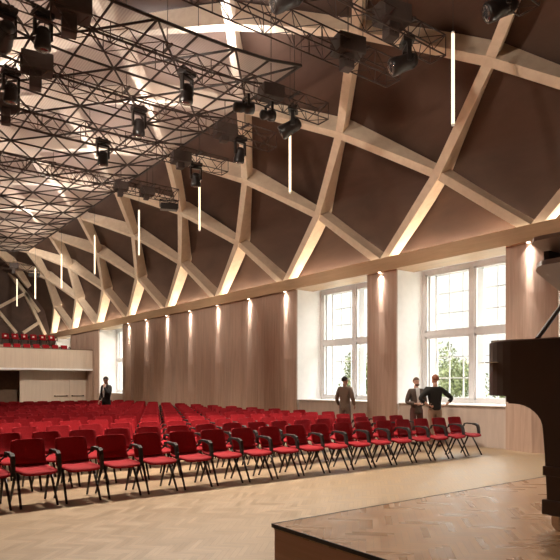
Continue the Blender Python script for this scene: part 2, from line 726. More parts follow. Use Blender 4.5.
tree(25.0, 19.6, 4.5, 2.1, 5200, 'leafy green tree outside the nearer window, left half', 1)
tree(30.3, 18.4, 4.3, 2.1, 4200, 'lower green tree outside the nearer window, right half', 2)
tree(23.8, 24.0, 4.6, 1.4, 3000, 'green tree seen through the right pane of the middle window', 3)
tree(27.0, 33.0, 5.6, 1.5, 1800, 'thin pale tree seen through the left pane of the middle window', 4)

# ------------------------------------------------------------------ far end: balcony, doors
BY = 35.8
bal = empty('balcony', (0, BY, 2.38), 0, 'pale timber balcony with slatted front across the far end of the hall', 'balcony')
m = MB().box((XL, 0, 0), (WX-.02, .16, 1.17))
m.build('front_panel', M_FARWALL, bal)
sl = MB()
x = 3.0
while x < WX-.05:
    sl.box((x, -.025, .06), (x+.045, 0, 1.14))
    x += .11
sl.build('slats', M_FARWALL, bal)
MB().box((XL, -.05, 1.17), (WX-.02, .22, 1.21), .008).build('handrail', M_DARKWALL, bal)
MB().box((XL, -.04, -.05), (WX-.02, .0, .06)).build('lit_bottom_edge', M_PLASTER, bal)  # white stands in for the light along the lower edge
MB().box((XL, .16, 0), (WX-.02, 3.0, .25)).box((XL, 3.0, 0), (WX-.02, 5.0, .87)).box((XL, 5.0, 0), (WX-.02, Y1-BY, 1.64)).build('tiered_deck', M_BACK, bal)

FY = 37.0
wf = MB()
wf.box((8.77, FY, 0), (WX, FY+.15, 2.38))
wf.box((XL, FY, 0), (6.0, FY+.15, 2.38))
wf.box((6.0, FY, 2.3), (8.77, FY+.15, 2.38))
structure(wf.build('wall_far', M_FARWALL), 'pale panelled wall below the balcony')
structure(box_obj('wall_far_recess', (5.5, FY+1.2, 0), (9.4, FY+1.3, 2.38), M_DARKWALL))
for i, (a, b) in enumerate(((10.58, 11.60), (11.62, 12.6))):
    d = empty('door_%d' % (i+1), ((a+b)/2, FY, 0), kind='structure')
    w = (b-a)/2
    MB().box((-w, -.03, .01), (w, 0, 2.12), .004).build('door_leaf', M_FARWALL, d)
    h = MB().tube((-w+.12, -.10, .80), (w-.12, -.10, .80), .02, n=8)
    h.box((-w+.12, -.11, .77), (-w+.18, -.02, .84)).box((w-.18, -.11, .77), (w-.12, -.02, .84))
    h.build('push_bar', M_STEEL, d)


# ------------------------------------------------------------------ chairs
def shell_surface(prof, wid, curve, thick):
    """sweep a profile of (y, z) with half widths; returns an MB with a solid shell"""
    m = MB()
    nu = 9
    g = []
    for (y, z), w, c in zip(prof, wid, curve):
        row = []
        for i in range(nu):
            u = -1+2*i/(nu-1)
            row.append(m.bm.verts.new((u*w, y-c*u*u, z+(.012*u*u if c == 0 else 0))))
        g.append(row)
    for a, b in zip(g[:-1], g[1:]):
        for i in range(nu-1):
            m.bm.faces.new((a[i], a[i+1], b[i+1], b[i]))
    bmesh.ops.recalc_face_normals(m.bm, faces=m.bm.faces)
    bmesh.ops.solidify(m.bm, geom=m.bm.faces[:], thickness=thick)
    return m


def seat_mb():
    prof = [(-.272, .398), (-.272, .414), (-.262, .430), (-.24, .442), (-.20, .449), (-.10, .452), (.02, .450), (.11, .452), (.17, .466), (.205, .490)]
    wid = [.19, .205, .216, .224, .23, .233, .232, .23, .227, .223]
    return shell_surface(prof, wid, [0]*10, .026)


def back_mb():
    prof = [(.205, .490), (.230, .515), (.250, .55), (.270, .60), (.292, .68), (.314, .755), (.322, .785), (.327, .803), (.329, .811)]
    wid = [.222, .22, .219, .218, .217, .215, .211, .200, .178]
    return shell_surface(prof, wid, [0.004, .01, .018, .024, .026, .026, .026, .026, .024], .022)


def leg_mb(sx, sy, m=None, n=8):
    m = m or MB()
    m.tube((sx*.205, .015+sy*.035, .425), (sx*.222, sy*.27, .0), .021, .0145, n)
    return m


def arm_mb(x=.275, m=None):
    m = m or MB()
    pts = [(.235, .60), (.21, .655), (.15, .668), (.02, .665), (-.08, .655), (-.125, .63), (-.145, .58), (-.158, .50), (-.165, .40)]
    wid = [.016, .020, .024, .025, .025, .025, .024, .022, .018]
    secs = []
    for i, (y, z) in enumerate(pts):
        a = Vector(pts[max(0, i-1)])
        b = Vector(pts[min(len(pts)-1, i+1)])
        d = (b-a).normalized()
        nn = Vector((-d.y, d.x))*(.014 if i < 4 else .026)
        w = wid[i]
        secs.append([Vector((x-w, y-nn.x, z-nn.y)), Vector((x+w, y-nn.x, z-nn.y)), Vector((x+w, y+nn.x, z+nn.y)), Vector((x-w, y+nn.x, z+nn.y))])
    m.sweep(None, secs)
    m.tube((x-.015, .235, .60), (x-.075, .235, .55), .012, n=6)
    m.tube((x, -.165, .405), (x-.09, -.10, .415), .012, n=6)
    return m


def bar_mb(m=None):
    m = m or MB()
    m.box((-.215, -.05, .412), (.215, .08, .428), .004)
    return m


def add_parts(root, arms=(.275,)):
    seat_mb().build('seat', M_REDSEAT, root, True)
    back_mb().build('backrest', M_RED, root, True)
    for sx in (-1, 1):
        for sy in (-1, 1):
            leg_mb(sx, sy).build('leg', M_LEG, root, True)
    bar_mb().build('under_frame', M_LEG, root)
    for ax in arms:
        arm_mb(ax).build('armrest', M_ARM, root)


PX0, PXS = 2.08, .563
GRP = 'red chairs in rows facing the stage'
proto = None
proto_far = None


def far_mesh():
    """the same chair as one mesh, for the rows where its parts cannot be told apart"""
    mm = []
    for fn, mi in ((seat_mb, 0), (back_mb, 0)):
        mm.append((fn(), mi))
    lg = MB()
    for sx in (-1, 1):
        for sy in (-1, 1):
            leg_mb(sx, sy, lg, 5)
    bar_mb(lg)
    arm_mb(.275, lg)
    mm.append((lg, 1))
    me = bpy.data.meshes.new('chair')
    out = bmesh.new()
    for b, mi in mm:
        bmesh.ops.recalc_face_normals(b.bm, faces=b.bm.faces)
        for f in b.bm.faces:
            f.material_index = mi
            f.smooth = True
        tmp = bpy.data.meshes.new('t')
        b.bm.to_mesh(tmp)
        out.from_mesh(tmp)
        b.bm.free()
        bpy.data.meshes.remove(tmp)
    out.to_mesh(me)
    out.free()
    me.materials.append(M_RED)
    me.materials.append(M_LEG)
    return me


FAR = far_mesh()
rj = random.Random(3)
for row in range(16):
    yr = 8.07+1.2*row
    jmax = 16 if row == 0 else 15
    nth = 0
    for j in range(jmax, -6, -1):
        nth += 1
        x = PX0+PXS*j
        d = x*SY+yr*CY
        l = x*CY-yr*SY
        if d < 1 or 280+FOC*(l+.35)/d < -6:
            continue
        rn = 'front row' if row == 0 else ('back row' if row == 15 else ORD[row+1]+' row')
        if nth == 1:
            lab = 'red chair at the window wall end of the %s' % rn
        else:
            lab = 'red chair in the %s, %s seat counted from the window wall' % (rn, ORD[nth] if nth < 19 else 'last')
        jx, jr = rj.uniform(-.008, .008), rj.uniform(-.02, .02)
        if row < 7:
            if proto is None:
                # the end chair is first and carries an arm on both of its sides
                end = empty('chair', (0, 0, 0), 0)
                add_parts(end, (.275,))
                o = end
                proto = end
            else:
                o = copy_tree(proto)
        else:
            o = bpy.data.objects.new('chair', FAR)
            COL.objects.link(o)
        o.location = (x+jx, yr+rj.uniform(-.015, .015), 0)
        o.rotation_euler = (0, 0, jr)
        tag(o, lab, 'chair', GRP)

# balcony seating
bi = 0
for (yy, zz, x0, x1, nm) in ((BY+.85, 2.63, 7.6, 12.3, 'lower'), (BY+3.9, 3.13+.12, 8.2, 12.2, 'middle'), (BY+5.9, 4.02, 8.9, 11.95, 'upper')):
    n = int((x1-x0)/.58)+1
    for k in range(n):
        o = bpy.data.objects.new('chair', FAR)
        COL.objects.link(o)
        o.location = (x1-.58*k, yy, zz)
        tag(o, 'red balcony chair in the %s tier, %s from the window wall' % (nm, ORD[k+1]), 'chair', 'red chairs on the balcony')
        if nm == 'upper':
            p = MB().box((-.06, .232, .60), (.06, .247, .70), .004).build('pale_plate', M_IVORY, o)  # small pale block set against the backrest
            p['label'] = 'small pale plate on the backrest'

# ------------------------------------------------------------------ stage
SZ, SX, SYF = .797, 1.90, 2.595
st = empty('stage', (SX, SYF, 0), 0, 'raised wooden stage with herringbone top and dark edge in the foreground', 'stage')
MB().box((0, -8.2, SZ-.03), (10.0, 0, SZ)).build('stage_floor', M_STAGE, st)
MB().box((-.006, -8.2, SZ-.020), (0, .014, SZ+.001)).box((-.006, 0, SZ-.020), (10.0, .014, SZ+.001)).build('edge_strip', M_EDGE, st)
MB().box((.002, -8.2, 0), (10.0, -.004, SZ-.03)).build('skirt', M_STAGESIDE, st)

# ------------------------------------------------------------------ grand piano (keyboard end towards the hall, lid open towards the left)
PXL, PYK = 2.90, 2.065          # left side of the case, keyboard end
pn = empty('grand_piano', (PXL, PYK, SZ), 0, 'dark lacquered grand piano with raised lid on the stage, cut by the right edge', 'piano')
rim = []
for k in range(9):             # rounded front corner of the case
    t = k/8*PI/2
    rim.append((.24-.24*math.cos(t)+0, -.24+.24*math.sin(t)))
rim = [(.0, -.66)]+rim
out = rim+[(1.26, 0.0), (1.44, -.06), (1.5, -.24), (1.5, -2.05), (1.42, -2.2), (1.1, -2.28), (.86, -2.2), (.70, -1.9), (.55, -1.55), (.36, -1.25), (.12, -1.0), (.03, -.85)]
MB().prism(out, .686, .980).build('case', M_PIANO, pn)
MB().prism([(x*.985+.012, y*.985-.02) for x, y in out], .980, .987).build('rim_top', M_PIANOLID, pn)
MB().prism([(.045, -.2), (1.45, -.2), (1.45, -1.2), (.6, -1.3), (.045, -.8)], .645, .69).build('key_bed', M_PIANO, pn)
keys = MB()
for k in range(26):
    keys.box((.14+k*.047, -.17, .987), (.14+k*.047+.045, -.03, 1.0))
kb = keys.build('keys', M_IVORY, pn)


def piano_leg(x, y):
    lg = MB()
    # side view (y, z) arched bracket plus tapering post
    prof = [(.27, .686), (.27, .655), (.225, .645)]
    for k in range(9):
        t = k/8*PI/2
        prof.append((.225-.165*math.sin(t), .645-.13*(1-math.cos(t))))
    prof += [(.050, .40), (.037, .155), (-.05, .155), (-.06, .686)]
    v0 = [lg.bm.verts.new((x-.07, y+a, b)) for a, b in prof]
    v1 = [lg.bm.verts.new((x+.07, y+a, b)) for a, b in prof]
    lg.bm.faces.new(v0)
    lg.bm.faces.new(v1[::-1])
    for i in range(len(prof)):
        j = (i+1) % len(prof)
        lg.bm.faces.new((v0[i], v0[j], v1[j], v1[i]))
    lg.box((x-.078, y-.062, .28), (x+.078, y+.058, .33), .006)
    lg.box((x-.082, y-.07, .08), (x+.082, y+.062, .158), .008)
    lo = lg.build('leg', M_PIANO, pn)
    c = MB()
    c.tube((x-.03, y, .035), (x+.03, y, .035), .035, n=18)
    c.tube((x-.045, y, .035), (x-.03, y, .035), .014, n=10)
    c.box((x-.042, y-.012, .03), (x-.034, y+.03, .085), .003).box((x+.034, y-.012, .03), (x+.042, y+.03, .085), .003)
    c.tube((x, y+.02, .05), (x, y+.02, .08), .022, n=12)
    c.build('castor', M_CASTOR, lo)


piano_leg(.11, -.46)
piano_leg(1.34, -.46)
piano_leg(1.1, -2.0)
# lid: hinged on the far right side, raised about eighteen degrees towards the left
hx, hz, th = 1.45, .995, R(18.0)


def lid_slab(name, poly, t, base, ang, mat, bend=0.):
    """poly in (u along slope from the hinge, y); slab of thickness t"""
    m = MB()
    ca, sa = math.cos(ang), math.sin(ang)

    def P(u, y, w):
        return Vector((base[0]-u*ca+w*sa, base[1]+y, base[2]+u*sa+w*ca))
    a = [m.bm.verts.new(P(u, y, 0)) for u, y in poly]
    b = [m.bm.verts.new(P(u, y, t)) for u, y in poly]
    m.bm.faces.new(a)
    m.bm.faces.new(b[::-1])
    n = len(poly)
    for i in range(n):
        j = (i+1) % n
        m.bm.faces.new((a[i], a[j], b[j], b[i]))
    return m.build(name, mat, pn)


def rnd_corner(u, y, r, du, dy, n=6):
    """rounded corner at (u,y) whose interior lies at (-du,-dy)"""
    out = []
    for k in range(n+1):
        t = k/n*PI/2
        out.append((u-du*r+du*r*math.sin(t), y-dy*r+dy*r*math.cos(t)))
    return out


lidp = [(0, -.23)]+rnd_corner(1.31, -.23, .09, 1, 1)+[(1.31, -1.0), (1.05, -1.25), (.8, -1.7), (.6, -2.15), (.3, -2.25), (0, -2.1)]
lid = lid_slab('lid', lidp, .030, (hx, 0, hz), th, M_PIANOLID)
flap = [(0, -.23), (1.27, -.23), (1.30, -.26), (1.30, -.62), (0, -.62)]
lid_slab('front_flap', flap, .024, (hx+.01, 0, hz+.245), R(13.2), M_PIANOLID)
MB().box((.42, -.48, 1.38), (.60, -.36, 1.47), .004, ).build('flap_hinge', M_BLACK, pn)
MB().box((.28, -.30, 1.39), (.42, -.27, 1.49)).build('flap_hinge', M_BLACK, pn)
MB().tube((.04, -.37, .985), (.56, -.27, 1.275), .012, n=8).build('prop_stick', M_PIANO, pn)
MB().box((.004, -.16, .868), (.09, -.04, .872)).build('case_trim', M_IVORY, pn)

# ------------------------------------------------------------------ suspended net
NX, NDX, NDY, NYN = 8.85, .914, 1.165, 11.0
NZ = 8.80
ncol, nrow = 7, 21


def np_(i, j):
    x = NX-NDX*i
    u = abs(x-XC)/3.2
    return Vector((x, NYN+NDY*j, NZ+.24*u**3.4))


net = empty('suspended_net', (0, 0, 0), 0, 'large brown triangulated rod net with pale scrim hung under the roof', 'ceiling net')
for i in range(ncol+1):
    m = MB()
    m.tube(np_(i, 0), np_(i, nrow), .034 if i in (0, ncol) else .027, n=6)
    m.build('rod', M_NET, net)
for j in range(nrow+1):
    m = MB()
    m.path([np_(i, j) for i in range(ncol+1)], .034 if j in (0, nrow) else .027, 6)
    m.build('rod', M_NET, net)
# the diagonals run through every other node: chains across the grid
seen = set()
E0 = 0                         # parity of the starred nodes on the near edge
chains = []
for sgn in (1, -1):
    for c in range(-40, 60):
        pts = []
        for i in range(ncol+1):
            j = c+sgn*i
            if 0 <= j <= nrow and (i+j) % 2 == E0 % 2:
                pts.append((i, j))
            elif 0 <= j <= nrow and (i+j) % 2 != E0 % 2:
                pts = None
                break
        if pts and len(pts) > 1:
            chains.append(pts)
for pts in chains:
    m = MB()
    m.path([np_(*p) for p in pts], .026, 6)
    m.build('rod', M_NET, net)
sc = MB()
gv = [[sc.bm.verts.new(np_(i, j)+Vector((0, 0, .035))) for i in range(ncol+1)] for j in range(nrow+1)]
for j in range(nrow):
    for i in range(ncol):
        sc.bm.faces.new((gv[j][i], gv[j][i+1], gv[j+1][i+1], gv[j+1][i]))
sc.build('scrim', M_SCRIM, net)


def roof_z(x):
    best = None
    for i in range(0, 501):
        p, nr = arc(i/50)
        q = p+nr*.60
        if best is None or abs(q.x-x) < best[0]:
            best = (abs(q.x-x), q.y)
    return best[1]


for (i, j) in [(0, 0), (3, 0), (5, 0), (7, 0), (0, 6), (0, 12), (0, 21), (7, 6), (7, 12), (7, 21)]:
    p = np_(i, j)
    MB().tube(p, (p.x, p.y, roof_z(p.x)+.02), .007, n=5).build('cable', M_STEEL, net)

# ------------------------------------------------------------------ trusses
TR = [('G', 5.72, 9.66), ('B', 7.67, 9.66), ('A', 8.86, 9.66), ('C', 11.19, 9.70), ('D', 13.35, 9.72), ('E', 15.74, 9.66), ('F', 19.25, 9.80), ('H', 38.6, 9.9)]
TZ = 8.0
TY = {k: y for k, y, x in TR}
tlab = {'G': 'dark lattice lighting truss nearest the stage, at the upper right corner',
        'B': 'second lighting truss from the stage, crossing the upper right of the roof',
        'A': 'third lighting truss from the stage, just in front of the net',
        'C': 'fourth lighting truss from the stage, under the near edge of the net',
        'D': 'fifth lighting truss from the stage, carrying three black heads below the net',
        'E': 'sixth lighting truss from the stage, below the middle of the net',
        'F': 'seventh lighting truss from the stage, a dense band across the net',
        'H': 'last lighting truss, far away beyond the end of the net'}
for nm, y, x1 in TR:
    z0, z1 = (TZ, TZ+.40) if nm != 'H' else (8.45, 8.8)
    t = empty('lighting_truss', (x1, y, z0), 0, tlab[nm], 'truss', 'lighting trusses under the roof')
    Lg = x1-1.3
    hh = z1-z0
    w = .19
    for (sy, sz) in ((-1, 0), (1, 0), (-1, 1), (1, 1)):
        MB().tube((0, sy*w, sz*hh), (-Lg, sy*w, sz*hh), .015, n=8).build('chord', M_TRUSS, t)
    lc = MB()
    n = int(Lg/(.24 if nm == 'F' else .36))
    for i in range(n+1):
        xa = -Lg*i/n
        for sy in (-1, 1):
            if i % 3 == 0:
                lc.tube((xa, sy*w, 0), (xa, sy*w, hh), .010, n=5)
            if i < n:
                xb = -Lg*(i+1)/n
                a, b = (0, hh) if i % 2 else (hh, 0)
                lc.tube((xa, sy*w, a), (xb, sy*w, b), .010, n=5)
        if i < n:
            xb = -Lg*(i+1)/n
            s = 1 if i % 2 else -1
            for zz in (0, hh):
                lc.tube((xa, s*w, zz), (xb, -s*w, zz), .009, n=5)
        if i in (0, n):
            for zz in (0, hh):
                lc.tube((xa, -w, zz), (xa, w, zz), .015, n=6)
    lc.build('lacing', M_TRUSS, t)
    for xx in (-.9, -Lg/2, -Lg+.9):
        MB().tube((xx, 0, hh), (xx, 0, roof_z(x1+xx)+.02-z0), .007, n=5).build('cable', M_STEEL, t)
        MB().box((xx-.02, -w-.01, hh-.02), (xx+.02, w+.01, hh+.03)).build('clamp', M_STEEL, t)


# ------------------------------------------------------------------ moving heads
def make_head():
    h = empty('moving_head', (0, 0, 0))
    m = MB()
    m.box((-.20, -.13, -.17), (.20, .13, -.05), .02)
    m.box((-.15, -.03, -.06), (-.09, .03, .03)).box((.09, -.03, -.06), (.15, .03, .03))
    m.box((-.24, -.02, -.06), (.24, .02, -.03))
    m.build('base', M_BLACK, h)
    y = MB()
    y.lathe([(.10, -.20), (.10, -.165)], 16)
    y.box((-.20, -.055, -.245), (.20, .055, -.195), .012)
    y.box((-.205, -.05, -.60), (-.155, .05, -.21), .015).box((.155, -.05, -.60), (.205, .05, -.21), .015)
    y.build('yoke', M_BLACK, h)
    hd = MB()
    hd.lathe([(.06, .17), (.115, .15), (.14, .08), (.148, 0), (.155, -.12), (.17, -.17), (.17, -.27), (.15, -.29)], 20)
    for k in range(5):
        hd.lathe([(.146, -.02+k*.024), (.154, -.016+k*.024), (.154, -.008+k*.024), (.146, -.004+k*.024)], 16)
    ho = hd.build('head', M_BLACK, h, True)
    ho.location = (0, 0, -.55)
    ln = MB().lathe([(.13, -.292), (.12, -.298), (.05, -.305)], 20).build('lens', M_LENS, ho, True)
    return h


mh0 = make_head()
HEADS = [  # truss, pixel column, yaw, tilt, label
    ('G', 505, 92, 68, 'black moving head tipped sideways at the top right edge of the photo'),
    ('B', 407, 95, 68, 'black moving head with tilted drum beside the nearest tube light'),
    ('B', 291, 100, 66, 'black moving head cut by the top edge right of the net'),
    ('C', 293, 85, 60, 'black moving head directly above the second tube light'),
    ('D', 240, 40, 18, 'black moving head below a hoist at the right edge of the net'),
    ('E', 196, 20, 14, 'black moving head directly above the third tube light'),
    ('C', 187, 60, 8, 'large black moving head in front of the net, upper middle'),
    ('D', 139, 40, 6, 'black moving head in front of the middle of the net'),
    ('E', 103, 40, 5, 'black moving head lower left of the others in the net middle'),
    ('C', 43, 50, 5, 'largest black moving head, at the top left of the net'),
    ('D', 11, 45, 5, 'black moving head at the left edge of the photo below the dark hoist'),
    ('C', 6, 40, 70, 'black moving head tipped over at the upper left edge of the photo'),
]
first = True
LAMPS = []
for (tk, px, yw, tl, lab) in HEADS:
    o = mh0 if first else copy_tree(mh0)
    first = False
    X = at_y(px, TY[tk])
    up = .15 if px in (43, 291, 505) else 0.
    o.location = (X, TY[tk], TZ+.13+up)
    o.scale = (.86, .86, .86)
    o.rotation_euler = (0, 0, R(yw-37))
    tag(o, lab, 'stage light', 'moving heads on the trusses')
    for ch in o.children:
        if ch.name.startswith('head'):
            ch.rotation_euler = (R(tl), 0, 0)
            if tl > 50:
                ch.scale = (1.15, 1.15, 1.35)
            else:
                ch.scale = (1, 1, 1)
    LAMPS.append((X, TY[tk]))

# long profile lanterns under truss C, and flat lanterns further off
def profile(px, tk, ln, rz, lab, dz=-.28):
    X = at_y(px, TY[tk])
    p = empty('profile_lantern', (X, TY[tk], TZ), R(rz), lab, 'stage light', 'profile lanterns on the trusses')
    m = MB().lathe([(.07, -ln), (.11, -ln+.03), (.11, -.1), (.09, -.05), (.13, .0), (.13, ln*.55), (.10, ln*.6)], 16, Matrix.Translation((0, 0, dz)) @ Matrix.Rotation(R(82), 4, 'Y'))
    m.build('barrel', M_BLACK, p, True)
    MB().box((-.03, -.16, dz), (.03, -.135, -.02)).box((-.03, .135, dz), (.03, .16, -.02)).box((-.03, -.16, -.06), (.03, .16, -.02)).build('yoke', M_BLACK, p)


profile(246, 'C', .30, -10, 'long black profile lantern left of the hoist at the net corner')
profile(269, 'C', .22, -5, 'short black profile lantern hanging below the hoist at the net corner')


def flat_lantern(px, Y, Z, lab, tk=None):
    X = at_y(px, Y)
    p = empty('wash_light', (X, Y, Z), R(-20), lab, 'stage light', 'flat wash lights')
    MB().box((-.30, -.16, -.34), (.30, .16, -.12), .03).build('housing', M_BLACK, p)
    MB().box((-.33, -.02, -.25), (-.30, .02, .02)).box((.30, -.02, -.25), (.33, .02, .02)).box((-.33, -.02, -.02), (.33, .02, .02)).build('yoke', M_BLACK, p)


flat_lantern(169, TY['F'], TZ, 'flat black wash light at the end of the seventh truss')
flat_lantern(34, TY['H'], 8.45, 'small flat black wash light far away above the balcony')


# ------------------------------------------------------------------ chain hoists
def hoist(px, tk, dz, big, lab, sc=1.):
    Y = TY[tk]
    X = at_y(px, Y)
    z0 = TZ if tk != 'H' else 8.45
    p = empty('chain_hoist', (X, Y, z0), R(-12), lab, 'hoist', 'chain hoists on the trusses')
    s = sc
    MB().box((-.32*s, -.21, dz), (.32*s, .21, dz+.36*s), .02).build('motor', M_BOX, p)
    if big:
        MB().box((-.15*s, -.12, dz-big), (.09*s, .12, dz), .02).build('chain_bag', M_BOX, p)
    MB().tube((0, 0, dz+.36*s), (0, 0, roof_z(X)+.02-z0), .010, n=5).build('chain', M_STEEL, p)


hoist(71, 'C', .34, .36, 'wide dark hoist at the top left, right of the largest moving head', 1.12)
hoist(37, 'D', .19, .36, 'dark hoist below the largest moving head at the left')
hoist(7, 'E', .25, .36, 'dark hoist at the left edge of the photo on the sixth truss', .9)
hoist(348, 'A', .17, .30, 'dark hoist in front of the steep beam near the top middle', .95)
hoist(392, 'B', .22, .28, 'dark hoist left of the tilted drum head at the top right', .95)
hoist(271, 'C', .10, 0, 'dark hoist at the near corner of the net', .8)
hoist(225, 'D', -.04, .12, 'dark hoist at the right edge of the net, beside the pale beam', .85)
hoist(181, 'E', -.02, .16, 'dark hoist at the net edge above the third tube light', .85)
hoist(147, 'F', .02, .14, 'dark hoist on the seventh truss beside the fourth tube light', .7)
hoist(121, 'F', .02, .2, 'dark hoist on the seventh truss at the net edge', .7)
hoist(14, 'H', .05, .3, 'small dark hoist on the last truss far away', .8)

# ------------------------------------------------------------------ hanging tube lights
tb = ['nearest', 'second', 'third', 'fourth', 'fifth', 'sixth', 'seventh', 'farthest']
TUBES = [(453, 9.05), (290, 9.05), (199.5, 9.05), (139, 9.05), (94.7, 9.05), (61.5, 9.05), (35.3, 9.05), (17, 9.05)]
for k, (px, X) in enumerate(TUBES):
    r = ray(px, 300)
    d = X/r[0]
    Y = r[1]*d
    lab = 'glowing vertical tube light, %s' % ('nearest to the stage, before the upper right beams' if k == 0 else ('farthest away above the balcony' if k == 7 else tb[k]+' of the line counted from the stage'))
    p = empty('tube_light', (X, Y, 6.24), 0, lab, 'pendant light', 'tube lights hanging along the roof')
    MB().tube((0, 0, .03), (0, 0, 1.67), .030, n=14).build('tube', M_TUBE, p, True)
    MB().tube((0, 0, 0), (0, 0, .03), .031, n=14).tube((0, 0, 1.67), (0, 0, 1.71), .031, n=14).build('end_cap', M_FRAME, p)
    MB().tube((0, 0, 1.71), (0, 0, roof_z(X)-6.24+.02), .006, n=5).build('cable', M_STEEL, p)


# ------------------------------------------------------------------ lights
def area(name, loc, rot, sx, sy, power, col, spread=180):
    l = bpy.data.lights.new(name, 'AREA')
    l.shape = 'RECTANGLE'
    l.size, l.size_y = sx, sy
    l.energy = power
    l.color = col
    l.spread = R(spread)
    o = bpy.data.objects.new(name, l)
    COL.objects.link(o)
    o.location = loc
    o.rotation_euler = rot
    return o


def spot(name, loc, target, power, ang, col, rad=.05, blend=.5):
    l = bpy.data.lights.new(name, 'SPOT')
    l.energy = power
    l.spot_size = R(ang)
    l.spot_blend = blend
    l.shadow_soft_size = rad
    l.color = col
    o = bpy.data.objects.new(name, l)
    COL.objects.link(o)
    o.location = loc
    o.rotation_euler = (Vector(target)-Vector(loc)).to_track_quat('-Z', 'Y').to_euler()
    return o


WARM = (1., .86, .72)
WARM2 = (1., .82, .60)
# downlights under the cornice
dl = [2.8, 7.45, 12.02, 16.5, 18.75, 21.05, 23.4, 25.65, 27.95, 30.2]
for k, y in enumerate(dl):
    p = empty('downlight', (WX-.10, y, 4.74), 0, 'small bright downlight under the cornice, %s counted from the stage' % ORD[k+1], 'downlight', 'downlights under the cornice')
    MB().lathe([(.055, -.012), (.055, .0)], 16).build('ring', M_FRAME, p)
    MB().lathe([(.036, -.016), (.036, -.0125)], 14).build('lens', M_SPOTLENS, p)
    spot('downlight_beam', (WX-.095, y, 4.70), (WX-.02, y, 2.6), 190, 50, (1., .92, .84), .015, 1.)
    spot('downlight_throw', (WX-.095, y, 4.70), (WX-.01, y, 2.6), 750, 17, (1., .92, .84), .015, 1.)
    spot('downlight_spill', (WX-.095, y, 4.70), (WX-.02, y, 3.4), 32, 96, (1., .88, .78), .02, .6)
# cove lights on top of the cornice
yy = 0.
while yy < 46:
    area('cove_light', (WX-.08, yy+2.3, 5.08), (0, R(180+12), 0), .05, 4.5, 3.5, WARM2)
    area('cove_light', (WX+.38, yy+2.3, 5.07), (0, R(180), 0), .05, 4.5, 58, WARM2)
    area('cove_light', (XL+.08, yy+2.3, 5.14), (0, R(180-22), 0), .05, 4.5, 34, WARM2)
    yy += 4.6
# lamps above the net, aimed up at the vault
for yy in (12.8, 16.6, 20.4, 24.2, 28.0, 32.0):
    for xx in (3.6, 7.5):
        area('net_uplight', (xx, yy, 9.12), (PI, 0, 0), .3, 3.0, 140, (1., .96, .93))
# rig lamps over the seats, then added fills for other surfaces
for (x, y, tx, ty, tz, p, a) in [
        (3.2, 11.19, 3.0, 8.2, 0, 3.0, 95), (6.2, 11.19, 6.2, 8.2, 0, 2.8, 95), (8.8, 11.19, 9.0, 8.4, 0, 1.9, 90),
        (4.2, 8.86, 4.2, 12.4, 0, 1.0, 50), (8.2, 8.86, 8.2, 12.4, 0, 1.0, 50),
        (5.0, 15.74, 5.0, 14.9, 0, 1.45, 70), (8.6, 15.74, 8.8, 14.9, 0, 1.45, 70),
        (6.5, 19.25, 6.5, 19.2, 0, 1.15, 66), (9.3, 19.25, 9.3, 20.0, 0, 1.1, 66), (8.0, 25.5, 8.6, 25.0, 0, 1.0, 80),
        (5.5, 7.67, 13.4, 9.8, 2.1, .75, 40), (5.5, 13.35, 13.4, 14.4, 2.1, .75, 40), (5.5, 19.25, 12.6, 22.0, .5, .6, 62),  # added to brighten the windows and the right wall
        (7.5, 25.5, 10.5, 36.0, 2.0, 2.8, 56), (8.5, 30.0, 10.6, 46.0, 6.8, 2.2, 60), (5.5, 5.72, 4.4,  .8, .8, 1.25, 60)]:  # added to brighten balcony, gable and stage
    spot('rig_and_fill_light', (x, y, 7.12), (tx, ty, tz), 950*p, a, (1., .88, .74), .06, .7)
# added fill spots without a fixture, to brighten the roof timber
for yy, pw in ((6.5, 1.0), (11.5, 1.0), (16.5, 1.0), (22.0, 1.0), (28.0, 1.1), (34.0, 1.1)):
    spot('roof_fill', (3.6, yy, 7.2), (11.6, yy+2.0, 8.3), 740*pw, 76, (1., .88, .74), .2, .8)
# daylight
W = bpy.data.worlds.new('sky')
bpy.context.scene.world = W
W.use_nodes = True
bg = W.node_tree.nodes['Background']
# overcast sky: brighter with height
wn_, wl_ = W.node_tree.nodes, W.node_tree.links
tc = wn_.new('ShaderNodeTexCoord')
sp = wn_.new('ShaderNodeSeparateXYZ')
wl_.new(tc.outputs['Generated'], sp.inputs[0])
mr = wn_.new('ShaderNodeMapRange')
mr.inputs['From Min'].default_value = .18
mr.inputs['From Max'].default_value = .45
mr.inputs['To Min'].default_value = 1.4
mr.inputs['To Max'].default_value = 11.5
wl_.new(sp.outputs[2], mr.inputs['Value'])
wl_.new(mr.outputs[0], bg.inputs['Strength'])
bg.inputs['Color'].default_value = (1., .975, .95, 1)


# ------------------------------------------------------------------ people
def skin_raw(nodes, edges, sub=1):
    names = list(nodes)
    me = bpy.data.meshes.new('sk')
    me.from_pydata([nodes[n][0] for n in names], [(names.index(a), names.index(b)) for a, b in edges], [])
    o = bpy.data.objects.new('sk', me)
    COL.objects.link(o)
    md = o.modifiers.new('s', 'SKIN')
    md.use_smooth_shade = True
    for i, n in enumerate(names):
        r = nodes[n][1]
        me.skin_vertices[0].data[i].radius = r if isinstance(r, tuple) else (r, r)
        me.skin_vertices[0].data[i].use_root = (i == 0)
    sb = o.modifiers.new('u', 'SUBSURF')
    sb.levels = sb.render_levels = sub
    dg = bpy.context.evaluated_depsgraph_get()
    res = bpy.data.meshes.new_from_object(o.evaluated_get(dg))
    bpy.data.objects.remove(o)
    return res


